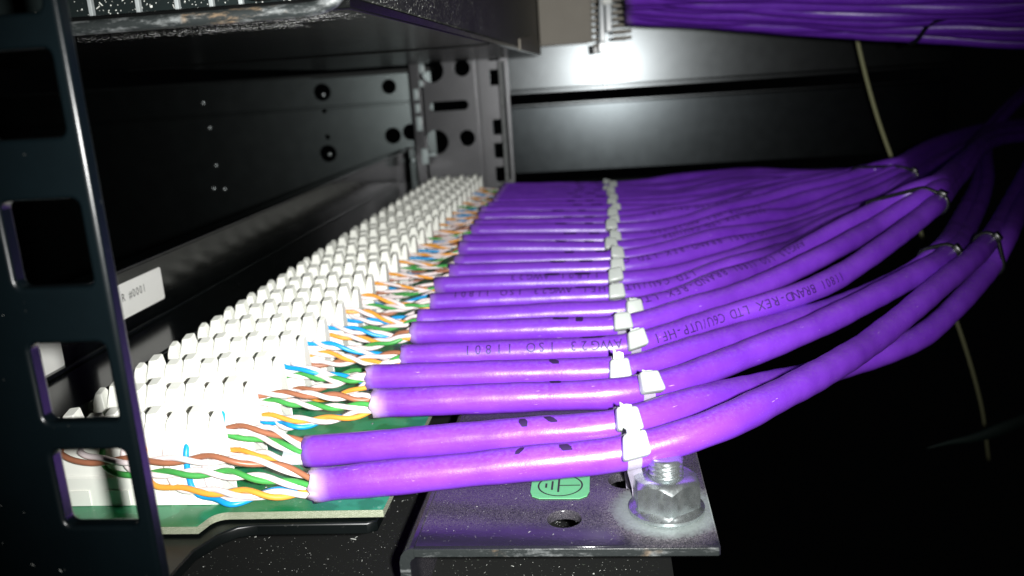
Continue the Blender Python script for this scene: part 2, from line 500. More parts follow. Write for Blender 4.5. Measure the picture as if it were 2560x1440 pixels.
flat_bar(bm, cx-.1, cx+3.4, cy-.16, cy+.16, zc)                  # lead of the earth symbol
flat_bar(bm, cx-.45, cx-.1, cy-2.4, cy+2.4, zc); flat_bar(bm, cx-1.55, cx-1.2, cy-1.6, cy+1.6, zc); flat_bar(bm, cx-2.6, cx-2.25, cy-.8, cy+.8, zc)
bm_part('printing', bm, M_text, None)
so = COL.objects[-1]
for v in so.data.vertices: v.co -= PP.location
so.parent = st

# bolt and flanged nut
def lathe(name, rings, mat, parent, n=48, smooth=True, cap=True, auto=35):
    V = []; F = []
    for (rf, zf) in rings:
        for k in range(n):
            th = 2*math.pi*k/n
            r = rf(th) if callable(rf) else rf; z = zf(th) if callable(zf) else zf
            V.append((bx+r*math.cos(th), by+r*math.sin(th), z))
    for i in range(len(rings)-1):
        for k in range(n): F.append((i*n+k, i*n+(k+1) % n, (i+1)*n+(k+1) % n, (i+1)*n+k))
    if cap: F.append(tuple((len(rings)-1)*n+k for k in range(n)))
    me = mesh(V, F, smooth, O(parent)); me.set_sharp_from_angle(angle=math.radians(auto))
    return link(name, me, mat, parent)
bx, by = 103.0, -3.0
AF = 4.9
def hexr(th, a=AF):
    t = ((th-.62) % (math.pi/3))-math.pi/6
    return a/math.cos(t)
Rc = 5.0
nut = lathe('flange_nut', [(5.8, -17.98), (6.05, -17.7), (6.0, -17.25), (5.5, -16.9), (lambda t: min(hexr(t), 5.5), -16.5), (hexr, -16.3), (hexr, lambda t: -12.3-(hexr(t)-Rc)*1.0 if hexr(t) > Rc else -12.3),
    (Rc-.05, -12.15), (4.4, -11.75), (3.4, -11.5), (2.85, -11.55), (2.6, -12.1)], M_zinc, PP, 72)
pt = .78
def thr(z): return lambda t: 2.62+.22*(abs(((z/pt-t/(2*math.pi)) % 1)-.5)*4-1)
zs = [-12.3+.13*i for i in range(24)]
bolt = lathe('bolt', [(thr(z), z) for z in zs]+[(2.45, -9.1), (2.2, -8.85), (1.6, -8.8), (.2, -8.82)], M_zinc, PP, 48, auto=60)

# punch-down blocks: one mesh for the body, three for the teeth, all shared
def block_body():
    prof = [(-2.7, -16.3), (2.7, -16.3), (2.7, -11.2), (2.2, -10.9), (1.68, -4.7), (-1.68, -4.7), (-2.2, -10.9), (-2.7, -11.2)]
    bm = bmesh.new(); x0, x1 = -1.8, 28.6
    a = [bm.verts.new((x0, y, z)) for y, z in prof]; b = [bm.verts.new((x1+(.5 if z < -11 else .1), y, z)) for y, z in prof]
    bm.faces.new(a[::-1]); bm.faces.new(b)
    for i in range(8): bm.faces.new((a[i], a[(i+1) % 8], b[(i+1) % 8], b[i]))
    for f in (0, 1, 2, 3):     # keyed pads low on the front face
        bm_box(bm, 1.0+7.2*f, 5.2+7.2*f, -2.95, -2.6, -16.2, -13.4)
    bmesh.ops.recalc_face_normals(bm, faces=bm.faces)
    for v in bm.verts: v.co *= U
    me = bpy.data.meshes.new('body'); bm.to_mesh(me); bm.free(); me.materials.append(M_white); return me
def tooth(levels, xo=0):
    bm = bmesh.new(); rings = []
    for (z, l, r, yh) in levels:
        c = min(.17 if z > -4 else .05, yh*.3, (l+r)*.2)
        pts = [(-l+c, -yh), (r-c, -yh), (r, -yh+c), (r, yh-c), (r-c, yh), (-l+c, yh), (-l, yh-c), (-l, -yh+c)]
        sl = 0 if z < -2.4 else .30
        rings.append([bm.verts.new((x+xo, y, z+sl*y/yh+(.10*x/max(l, r) if z > -.3 else 0))) for x, y in pts])
    for a, b in zip(rings, rings[1:]):
        for i in range(8): bm.faces.new((a[i], a[(i+1) % 8], b[(i+1) % 8], b[i]))
    bm.faces.new(rings[-1]); bm.faces.new(rings[0][::-1])
    bmesh.ops.recalc_face_normals(bm, faces=bm.faces)
    for v in bm.verts: v.co *= U
    me = bpy.data.meshes.new('tooth'); bm.to_mesh(me); bm.free()
    me.polygons.foreach_set('use_smooth', [True]*len(me.polygons)); me.set_sharp_from_angle(angle=math.radians(14))
    me.materials.append(M_white); return me
W = 1.855
T_tall = tooth([(-8.7, W, W, 1.95), (-5.2, W, W, 1.75), (-4.1, 1.76, 1.76, 1.65), (-2.9, 1.6, 1.6, 1.5), (-1.5, 1.25, 1.25, 1.38), (-.15, 1.02, 1.02, 1.25), (0, .95, .95, 1.15)])
T_low = tooth([(-8.7, W, W, 1.95), (-5.6, W, W, 1.75), (-4.2, 1.74, 1.74, 1.65), (-3.1, 1.6, 1.6, 1.5), (-2.1, 1.5, 1.5, 1.4), (-1.2, 1.2, 1.2, 1.28), (-1.0, 1.05, 1.05, 1.15)])
T_end = tooth([(-8.7, .95, .95, 1.95), (-5.6, .95, .95, 1.75), (-3.6, .9, .95, 1.6), (-2.3, .6, .9, 1.4), (-1.2, .35, .85, 1.2), (-1.0, .3, .7, 1.0)])
T_first = tooth([(-8.7, 1.1, 1.2, 1.95), (-5.6, 1.1, 1.2, 1.75), (-3.6, 1.1, 1.1, 1.6), (-2.3, .9, .8, 1.3), (-1.6, .7, .5, 1.0)])
BODY = block_body()
for k in range(1, 25):
    b = bpy.data.objects.new('connector_block', BODY); COL.objects.link(b); b.parent = PP
    b.location = Vector((0, row(k), 0))*U-PP.location
    for i in range(9):
        me, x = (T_first, -.6) if i == 0 else (T_end, 28.35) if i == 8 else ((T_tall if i % 2 else T_low), 3.75*i-.85)
        t = bpy.data.objects.new('tooth', me); COL.objects.link(t); t.parent = b
        t.location = (x*U, 0, 0)
        if i not in (0, 8): t.rotation_euler = (random.uniform(-.015, .015), random.uniform(-.010, .010), random.uniform(-.015, .015))

# ================================================================ cables
CABLES = [
 [(45.6,-4,-12.4),(63.7,-3.3,-11.1),(81.7,-2.6,-9.7),(97.2,-2,-8.6),(112.1,2,-5.8),(119.8,10.1,-5.8),(128.9,21.3,-6.6),(139.7,35.8,-7.6),(153,54.7,-8.4),(174.3,79.9,-4.3),(198.8,114.3,-2.2),(242.1,197.7,-4.4),(308.1,319.9,2)],
 [(40.3,8.5,-12.1),(60.3,8.5,-10.7),(80.3,8.5,-9.4),(97.5,8.5,-8.2),(106.8,14.4,-7.5),(114.8,22.3,-8.8),(135,48.8,-15.5),(149.1,64.2,-18.3),(161.1,72.9,-18.3),(171.8,81.6,-17.4),(183.9,94.2,-13.9),(199,112.6,-9.2),(210.9,129,-2.8),(259.4,223.7,-4.4),(325.7,349,0.7)],
 [(49.2,23,-8.8),(66.3,23,-8.5),(83.4,23,-8.2),(98,23,-8),(108.1,28.4,-7.8),(116.6,35.7,-7.4),(125.7,43.6,-7),(135.4,51.2,-6.2),(145.6,60.8,-5.5),(165,80.1,-3.6),(184.2,103.2,-2.6),(216.9,170,-7.3),(258.2,257.5,-6.2),(314.7,389.3,2.7),(387.5,494.3,25.6)],
 [(44.3,37.5,-8.7),(63.3,37.5,-8.7),(82.2,37.5,-8.6),(98.5,37.5,-8.6),(109.4,43.2,-7.4),(118.5,50.5,-7.4),(128.7,60.3,-8.1),(139.5,69.7,-8.6),(152.1,83.3,-9.7),(172.4,102.5,-8.5),(185,109.5,-2.7),(216.4,177.3,-7.1),(266.9,285.6,-7.4),(325.7,421.1,2.2),(405.3,532.9,26.8)],
 [(48.4,52,-9.1),(66.1,52,-8.9),(83.8,52,-8.7),(98.9,52,-8.5),(110.7,57.8,-7.2),(120.5,65.3,-6.7),(129.9,67.5,-4.8),(140.1,73.1,-3.5),(151.3,83,-2.2),(165.7,97.9,1.3),(180.3,115,4.9),(191.1,129.3,7.5),(226.1,204,4.4),(294.8,332.5,3.7),(383,421.8,-4.7)],
 [(47.7,66.5,-7.9),(65.8,66.5,-8),(83.9,66.5,-8.1),(99.4,66.5,-8.2),(112,72.5,-6.5),(122.5,80,-6.1),(133.6,88.5,-5.1),(145.3,96.7,-2.5),(157.4,107,-0),(173.5,124.1,2.8),(184.8,128.7,8),(193.6,136.5,10.3),(229.5,213.3,6.1),(307.1,361.6,5),(400.7,456.5,-3.2)],
 [(46.2,81,-8.8),(65,81,-8.6),(83.8,81,-8.3),(99.9,81,-8.1),(113.4,87.1,-6.6),(124.4,94.7,-5.9),(137.3,109.6,-5.5),(149.9,118,-2.3),(162.9,128.5,0.5),(176.8,135.3,5),(187.3,139.5,8.7),(195.4,143.3,11.7),(256.2,273.3,3.5),(325.3,404.3,3.3),(427,507.4,-5.1)],
 [(46.9,95.5,-8.1),(65.6,95.5,-8.1),(84.3,95.5,-8),(100.3,95.5,-8),(114.6,101.6,-6.8),(126.2,108.3,-5.9),(139.1,119.6,-4.1),(158.1,155,-7.4),(174,168,-4.2),(191.8,184.1,-1.6),(207.2,199.9,0.7),(248.1,283,-2.5),(337.3,431.3,-3.9),(444.2,539.5,-13.7)],
 [(45.2,112,-7.4),(64.7,112,-7.6),(84.2,112,-7.9),(100.9,112,-8.1),(116.1,118.1,-7.5),(128.4,124.9,-6.6),(142,135.9,-5.8),(159.9,163.4,-8),(176.2,176.4,-4.7),(194.1,191.5,-2.1),(210,210.5,0.2),(252.7,295.6,-2.2),(343.4,445.6,-4.1),(453,556.6,-13.9)],
 [(47.1,126.5,-6.8),(66.1,126.5,-7.1),(85,126.5,-7.4),(101.3,126.5,-7.6),(117.4,132.6,-7.2),(130.4,139.6,-5.7),(144.5,150.6,-5.6),(162.7,176.3,-7.2),(179.6,189.1,-5.1),(198.3,205.4,-2.4),(209.9,213.9,1.3),(257.3,308.2,-1.9),(349.5,459.9,-4.2),(461.8,573.8,-14)],
 [(46.3,141,-7),(65.7,141,-7.2),(85.1,141,-7.5),(101.8,141,-7.7),(118.7,147.3,-6.7),(132.4,154.4,-5.2),(147.1,165.3,-5.4),(164.2,183,-5.8),(180.8,194,-2.9),(199.3,208.9,-1.2),(209.9,217.3,2.7),(259.6,314.8,-0.7),(355.6,474.3,-4.2),(470.6,590.9,-14)],
 [(45.5,155.5,-5.1),(65.4,155.5,-6),(85.3,155.5,-6.9),(102.3,155.5,-7.7),(120,162,-6.6),(134.3,169.2,-5),(149.8,180.4,-4.5),(167,196,-4.9),(184.1,207,-2.1),(202.6,219.9,-0.2),(210.2,220.8,4.2),(261.9,321.1,-0.4),(355.7,474.6,-2.9),(470.7,591.3,-12.5)],
 [(44.6,170,-5.5),(64.9,170,-6.2),(85.3,170,-6.9),(102.7,170,-7.5),(121.3,176.6,-6.4),(136.3,183.9,-4.5),(152.4,195.2,-4),(169.4,207.1,-3.2),(186.4,216.1,0.1),(204.6,226.9,1.9),(210.6,224.4,5.8),(264.3,327.7,0.8),(361.8,489,-2.9),(479.4,608.4,-12.5)],
 [(45.5,184.5,-4.3),(65.7,184.5,-5.1),(85.9,184.5,-5.9),(103.2,184.5,-6.6),(122.6,191.1,-5.8),(138.2,198.5,-3.7),(155,210,-2.8),(171.8,218.2,-1.2),(188.8,225.2,2.3),(206.7,234,4.5),(210.9,227.9,7.5),(266.6,334.6,3.1),(361.8,489.4,-1.6),(479.5,608.8,-10.9)],
 [(44.9,199,-4.9),(65.5,199,-5.4),(86.1,199,-5.9),(103.7,199,-6.4),(123.9,205.6,-5.9),(140.2,213.1,-3.9),(157.5,224.7,-2.8),(176.4,239.2,-2.1),(194.8,248.1,-0),(214.4,259.1,2),(224.2,266.3,1.5),(275.6,358.8,-0.4),(367.8,502.8,-5.4),(488.1,624.8,-15.5)],
 [(44.3,213.5,-4.1),(65.3,213.5,-4.9),(86.2,213.5,-5.7),(104.2,213.5,-6.4),(125.2,219.9,-6.7),(142.1,227.5,-4.7),(160.1,239.1,-3.8),(178.9,250.6,-3.1),(197.5,258.3,-1.3),(217.1,268.1,0.6),(227.1,274.5,0.5),(278.6,366.8,-1.7),(371.1,510.4,-6.7),(492.9,634,-17)],
 [(43.3,230,-4.2),(64.8,230,-5),(86.3,230,-5.9),(104.7,230,-6.6),(126.7,236.3,-7.7),(144.2,244,-5.7),(163,255.6,-5.1),(181.4,261.9,-4),(200.2,268.6,-2.6),(219.9,277,-0.7),(230.1,282.6,-0.5),(281.6,374.8,-3.1),(374.5,518.1,-8.1),(497.8,643.1,-18.5)],
 [(44.3,244.5,-4.8),(65.6,244.5,-5.6),(86.9,244.5,-6.3),(105.2,244.5,-7),(127.9,250.9,-8.3),(146.2,258.7,-6.4),(165.6,270.3,-5.9),(183.9,273.3,-4.8),(202.9,278.8,-3.8),(222.6,286,-2),(233.1,290.7,-1.6),(284.6,382.8,-4.4),(377.8,525.7,-9.4),(502.6,652.2,-20.1)],
 [(44.9,259,-4.9),(66.1,259,-5.8),(87.4,259,-6.6),(105.6,259,-7.4),(129.2,265.5,-8.8),(148.1,273.3,-6.8),(168.2,284.9,-6.7),(186.4,284.6,-5.7),(205.6,289,-5.1),(225.4,295,-3.4),(236,298.9,-2.6),(287.6,390.8,-5.8),(381.1,533.4,-10.7),(507.4,661.4,-21.7)],
 [(44.1,273.5,-5.5),(65.8,273.5,-6.3),(87.5,273.5,-7.2),(106.1,273.5,-7.9),(130.5,280.1,-9.2),(150.1,288,-7.2),(170.7,299.7,-7.4),(188.9,296,-6.4),(208.3,299.3,-6.4),(228.2,303.9,-4.8),(239,307,-3.6),(290.6,398.9,-7.2),(384.5,541,-12.1),(512.2,670.5,-23.3)],
 [(43.4,288,-6),(65.5,288,-6.9),(87.6,288,-7.7),(106.5,288,-8.5),(131.8,294.8,-9.4),(152,302.8,-7.5),(173.3,314.4,-8),(191.4,307.4,-7.2),(211,309.5,-7.6),(230.9,312.9,-6.1),(242,315.2,-4.7),(293.6,406.9,-8.6),(387.8,548.7,-13.4),(517.1,679.6,-24.9)],
 [(42.7,302.5,-6.6),(65.2,302.5,-7.4),(87.7,302.5,-8.2),(107,302.5,-8.9),(133.2,309.5,-9.5),(154,317.5,-7.6),(175.9,329.1,-8.5),(193.9,318.8,-7.9),(213.7,319.8,-8.9),(233.7,321.8,-7.5),(245,323.3,-5.7),(296.6,414.9,-10),(391.2,556.3,-14.8),(521.9,688.7,-26.5)],
 [(42.1,317,-7.1),(65,317,-7.9),(87.8,317,-8.6),(107.4,317,-9.3),(134.5,324.1,-9.5),(155.9,332.2,-7.7),(178.5,343.8,-9),(196.4,330.2,-8.5),(216.4,330,-10.1),(236.4,330.8,-8.9),(248.1,331.5,-6.7),(299.5,422.9,-11.5),(394.5,563.9,-16.2),(526.7,697.8,-28.2)],
 [(42,331.5,-7.4),(65.1,331.5,-8.3),(88.1,331.5,-9.2),(107.9,331.5,-9.9),(135.8,338.9,-9.3),(157.9,347.1,-7.6),(181.1,358.6,-9.3),(198.9,341.6,-9.2),(219.1,340.3,-11.4),(239.2,339.7,-10.3),(251.1,339.6,-7.8),(302.5,430.9,-12.9),(397.8,571.6,-17.6),(531.5,706.9,-29.8)]]

ORD = ['first', 'second', 'third', 'fourth', 'fifth', 'sixth', 'seventh', 'eighth', 'ninth', 'tenth', 'eleventh', 'twelfth', 'thirteenth', 'fourteenth', 'fifteenth',
       'sixteenth', 'seventeenth', 'eighteenth', 'nineteenth', 'twentieth', 'twenty-first', 'twenty-second', 'twenty-third', 'twenty-fourth']
R0 = 2.85
CAB = []
def sheath(name, pts, mat, parent, r=R0, seg=20, pale_end=0.0, flare=.0, rag=.35, rnd=None):
    rnd = rnd or random
    fr = frames_up(pts); n = len(pts); org = O(parent)
    V = []; F = []; UV = []; st = []
    s = 0; ph = [rnd.uniform(0, 6) for _ in range(4)]
    jag = [rnd.uniform(-1, 1)*rag for _ in range(seg)]
    rings = []
    for i, p in enumerate(pts):
        if i: s += (pts[i]-pts[i-1]).length
        t, a, b = fr[i]
        rr = r*(1+.018*math.sin(s*.31+ph[0])+.012*math.sin(s*.83+ph[1]))
        rr *= 1+flare*math.exp(-s/1.6)-.03*math.exp(-((s-5)/2.5)**2)
        ring = []
        for k in range(seg):
            th = 2*math.pi*k/seg
            q = p+a*(math.cos(th)*rr*(1+.02*math.sin(s*.2+ph[2])))+b*(math.sin(th)*rr)
            if i == 0: q = q-t*jag[k]
            ring.append(len(V)); V.append(tuple(q)); st.append(pale_end*math.exp(-(s/(.7+.6*pale_end))**1.3)*(1+.5*math.sin(th*2+ph[3])))
        rings.append((ring, s))
    # the cut mouth: turn inward and back into the tube
    t, a, b = fr[0]
    inner = []
    for dr, dx in ((.42, .05), (.45, 2.5)):
        ring = []
        for k in range(seg):
            th = 2*math.pi*k/seg; q = pts[0]+t*dx+a*(math.cos(th)*(r-dr))+b*(math.sin(th)*(r-dr))-(t*jag[k] if dx < 1 else t*0)
            ring.append(len(V)); V.append(tuple(q)); st.append(pale_end if dx < 1 else .2)
        inner.append(ring)
    uvs = []
    for (ra, sa), (rb, sb) in zip(rings, rings[1:]):
        for k in range(seg):
            l = (k+1) % seg
            F.append((ra[k], ra[l], rb[l], rb[k])); uvs += [(sa, k), (sa, k+1), (sb, k+1), (sb, k)]
    for A, B in ((inner[0], rings[0][0]), (inner[1], inner[0])):
        for k in range(seg):
            l = (k+1) % seg; F.append((A[k], A[l], B[l], B[k])); uvs += [(-1, k)]*4
    F.append(tuple(rings[-1][0])); uvs += [(s, 0)]*seg
    me = mesh(V, F, True, org)
    uvl = me.uv_layers.new(name='UVMap')
    for i, (u, v) in enumerate(uvs): uvl.data[i].uv = (u, v*2*math.pi*r/seg)
    at = me.attributes.new('pale_end', 'FLOAT', 'POINT'); at.data.foreach_set('value', [min(1, max(0, x)) for x in st])
    return link(name, me, mat, parent), fr

def arclen(pts):
    a = [0]
    for i in range(1, len(pts)): a.append(a[-1]+(pts[i]-pts[i-1]).length)
    return a
def on_path(C, s):
    pts, fr, al = C['pts'], C['fr'], C['al']
    lo, hi = 0, len(al)-1
    while hi-lo > 1:
        m = (lo+hi)//2
        if al[m] <= s: lo = m
        else: hi = m
    f = (s-al[lo])/max(1e-6, al[hi]-al[lo])
    p = pts[lo].lerp(pts[hi], f); t = fr[lo][0].lerp(fr[hi][0], f); a = fr[lo][1].lerp(fr[hi][1], f); b = fr[lo][2].lerp(fr[hi][2], f)
    return p, t, a, b
def s_at_x(C, x):
    for i in range(1, len(C['pts'])):
        if C['pts'][i].x >= x: 
            a, b = C['pts'][i-1].x, C['pts'][i].x
            return C['al'][i-1]+(x-a)/max(1e-6, b-a)*(C['al'][i]-C['al'][i-1])
    return C['al'][-1]
def surf(C, s, th, lift=.09):
    p, t, a, b = on_path(C, s)
    return p+(a*math.cos(th)+b*math.sin(th))*(R0*1.012+lift)
def cable_text(C, txt, s_right, pitch, size, th0):
    V, F = text_mesh(txt, pitch, size, lambda u, v: surf(C, s_right-u, th0+(v-size*.35)/R0))
    link('printing', mesh(V, F, False, O(C['t'])), M_print, C['t'])
def pen_mark(C, x, wdt, th_a, th_b, lean=0.0):
    s0 = s_at_x(C, x); V = []; F = []; n = 6; m = 3
    for i in range(n+1):
        f = i/n; th = th_a+(th_b-th_a)*f
        hw = wdt/2*(.75+.35*math.sin(math.pi*f)+random.uniform(-.12, .12))
        for j in range(m+1):
            V.append(tuple(surf(C, s0+lean*(f-.5)+hw*(2*j/m-1), th, .06)))
    for i in range(n):
        for j in range(m): F.append((i*(m+1)+j, i*(m+1)+j+1, (i+1)*(m+1)+j+1, (i+1)*(m+1)+j))
    link('pen_mark', mesh(V, F, True, O(C['t'])), M_ink, C['t'])

def cable_label(k):
    sp = {1: 'nearest purple cable, lowest in the picture, passing just behind the bolt and nut',
          2: 'second purple cable from the near end, its sheath cut showing clear film at the wires',
          3: 'third purple cable from the near end, with a pale cut end',
          4: 'fourth purple cable from the near end, its cut end tucked behind the third',
          5: 'fifth purple cable from the near end, with long dark lettering facing the camera',
          8: 'eighth purple cable from the near end, with lettering just right of its tie',
          24: 'farthest purple cable of the row, beside the last white block'}
    return sp.get(k, '%s purple cable of the row counting from the near end' % ORD[k-1])

lanes = {'brown': (-7.6, (1.0, 4.7)), 'green': (-9.8, (8.5, 12.3)), 'orange': (-12.9, (16.0, 19.8)), 'blue': (-14.6, (23.5, 26.6))}
for k in range(1, 25):
    rnd = random.Random(100+k)
    cp = [list(c) for c in CABLES[k-1]]
    if k >= 7:
        for i in range(4, len(cp)-1):
            cp[i][2] += rnd.uniform(-1.3, 1.3); cp[i][1] += rnd.uniform(-1.5, 1.5)
    cp = [tuple(c) for c in cp]
    near = k <= 8
    pts = smooth_path(catmull(cp, 1.6 if near else 3.0), 14 if near else 6)
    T = thing('network_cable', cable_label(k), 'cable', cp[0], 'purple cables punched down in the lower patch panel')
    pale_end = {1: .95, 2: .12, 3: .95, 4: .5, 5: .2, 6: .3}.get(k, .2)
    sh, fr = sheath('sheath', pts, M_sheath, T, seg=24 if k <= 5 else 16, pale_end=pale_end, flare=.05 if k in (1, 3) else .02, rag=.55 if k == 1 else .3, rnd=rnd)
    C = dict(t=T, pts=pts, fr=fr, al=arclen(pts)); CAB.append(C)
    p0 = pts[0]; yk = row(k)
    step = .9 if near else 1.8
    lane_z = [-7.6, -9.6, -12.3, -14.2]; perm = [0, 1, 2, 3]
    if k > 3:
        rnd.shuffle(perm)
        if k > 6 and rnd.random() < .7: i_ = perm.index(0); perm[i_], perm[2] = perm[2], 0
    for q, cname in enumerate(('brown', 'green', 'orange', 'blue')):
        zl, slots = lanes[cname]
        if k > 3: zl = lane_z[perm[q]]
        zl += rnd.uniform(-.5, .5)
        zl = max(zl, -14.6)
        oy = (-.2, -1.1, -.9, .9)[q]; oz = (1.2, .3, -.9, -1.1)[q]
        dz = 0 if k < 3 else 1.0
        wob = rnd.uniform(-1.3, 1.3)
        c = [Vector((p0.x+4, p0.y+oy, p0.z+oz+.1)), Vector((p0.x+.3, p0.y+oy, p0.z+oz)),
             Vector(((p0.x+31)/2+1, p0.y+oy*1.8+.8+wob*.5, (p0.z+zl)/2+oz*.9)),
             Vector((31, yk-4.4+wob*.3-(zl+8)*.0-(1.6 if zl < -14 else .6 if zl < -12 else 0), zl+dz))]
        xe = slots[1]+3
        if q < 3: c.append(Vector(((31+xe)/2, yk-4.3, zl+dz+wob*.5)))
        c.append(Vector((xe, yk-3.9, zl+dz)))
        mid = smooth_path(catmull(c, step), 3)
        frp = frames_pt(mid); al = arclen(mid)
        pitch = rnd.uniform(11.5, 17) if k < 3 else rnd.uniform(8, 13); ph = rnd.uniform(0, 6.28)
        for wi, wc in enumerate((cname, 'white')):
            xs = slots[wi]
            P = []
            for i, p in enumerate(mid):
                a_ = 2*math.pi*al[i]/pitch+ph+math.pi*wi
                rr = .60+.12*math.sin(al[i]*.25+ph)
                P.append(p+frp[i][1]*(math.cos(a_)*rr)+frp[i][2]*(math.sin(a_)*rr))
            tail = [Vector((xs+1.6, yk-3.5, zl+dz+.2)), Vector((xs+.3, yk-3.0, zl+dz+1.6)), Vector((xs, yk-2.5, -7.0)), Vector((xs, yk-1.4, -5.6)), Vector((xs, yk-.2, -5.4))]
            P = smooth_path(P+catmull([P[-1]]+tail, step)[1:], 4)
            wo = tube('wire', P, .52, M_wire[wc], T, seg=8 if near else 6)
            wo['label'] = ('%s wire' % wc) if wi == 0 else 'white wire twisted with the %s one' % cname
    # black pen dashes on the upper side
    marks = {1: [(80.2, 1.0, .05, .55, -.9), (87.5, 1.7, .1, .6, .7)], 2: [(79.9, 1.3, .1, .75, .5), (84.6, 1.5, .05, .6, 1.4)],
             3: [(84.6, 2.0, -.1, .25, .3)], 4: [(83.6, 1.8, .1, .6, .8)], 5: [(91.3, 5.0, -.1, .25, 0)], 6: [(83.7, 3.6, 0, .4, 0), (88.1, 1.8, 0, .65, 0)],
             7: [(96, 0, 0, 0, 0)], 8: [(80, 3.5, 0, .35, 0), (89, 5, 0, .35, 0)]}.get(k)
    if marks is None:
        x = rnd.uniform(76, 84); marks = [(x, rnd.uniform(3, 5), 0, .5, 0), (x+rnd.uniform(8, 11), rnd.uniform(3, 5), 0, .5, 0)]
    for (x, wd, a, b, ln) in marks:
        if wd: pen_mark(C, x, wd, a, b, ln)

C5 = CAB[4]
s_tie = s_at_x(C5, 99.9)
cable_text(C5, '11801 BRAND-REX LTD C6U/UTP-HF1', s_at_x(C5, 149.5), 1.78, 3.0, 1.12)
cable_text(C5, 'AWG23 ISO 11801', s_tie-3.4, 2.35, 3.0, .95)
C8 = CAB[7]
cable_text(C8, 'LTD C6U/UTP-HF1 AWG23 ISO 11801', s_at_x(C8, 118), 2.2, 2.9, .55)
cable_text(CAB[11], 'BRAND-REX LTD C6U/UTP', s_at_x(CAB[11], 150), 2.1, 2.9, .5)
cable_text(CAB[8], '11801 AWG23', s_at_x(CAB[8], 92), 2.4, 2.9, .6)

cable_text(CAB[6], 'AWG23 ISO 11801 BRAND-REX LTD', s_at_x(CAB[6], 150), 2.2, 2.9, .55)
cable_text(CAB[9], 'ISO 11801 BRAND-REX LTD C6U', s_at_x(CAB[9], 146), 2.2, 2.9, .55)
cable_text(CAB[12], 'C6U/UTP-HF1 AWG23 ISO', s_at_x(CAB[12], 150), 2.2, 2.9, .55)
cable_text(CAB[14], 'BRAND-REX LTD C6U/UTP', s_at_x(CAB[14], 152), 2.2, 2.9, .55)
# clear film left at the cut of the second cable
c2 = CAB[1]; p = c2['pts'][0]
V = []; F = []
for i in range(6):
    for j in range(9):
        th = -.2+2.2*j/8
        V.append((p.x+.4-4.2*i/5+(random.uniform(-.2, .2) if i == 5 else 0), p.y-math.sin(th)*(2.3+.08*math.sin(i*2+j)), p.z+math.cos(th)*(2.2+.08*math.sin(j*1.7+i))-.6))
for i in range(5):
    for j in range(8): F.append((i*9+j, i*9+j+1, (i+1)*9+j+1, (i+1)*9+j))
mc = NT('clear_film_wrap'); mc.set(Roughness=.12); mc.b.inputs['Base Color'].default_value = (.75, .78, .85, 1); mc.b.inputs['Alpha'].default_value = .42
fo = part('clear_film', V, F, mc.m, c2['t'], True)

# ================================================================ white cable ties
TX = {1: 97.8, 2: 96.7, 3: 100.9, 4: 96.2, 5: 99.9, 6: 97.6, 7: 100.4, 8: 96.9, 9: 97}
def strap_ring(name, path, hw, th, mat, parent, axis, closed=False):
    """flat band swept along path; hw half width along axis, th thickness outward"""
    n = len(path); V = []; F = []
    for i, p in enumerate(path):
        a = path[(i-1) % n] if (closed or i) else p; b = path[(i+1) % n] if (closed or i < n-1) else p
        t = (b-a).normalized(); o = t.cross(axis).normalized()
        for su, so_ in ((-1, 0), (1, 0), (1, 1), (-1, 1)): V.append(tuple(p+axis*(hw*su)+o*(th*so_)))
    for i in range(n if closed else n-1):
        j = (i+1) % n
        for k in range(4): F.append((i*4+k, i*4+(k+1) % 4, j*4+(k+1) % 4, j*4+k))
    if not closed: F += [(0, 1, 2, 3), tuple((n-1)*4+k for k in (3, 2, 1, 0))]
    return part(name, V, F, mat, parent)

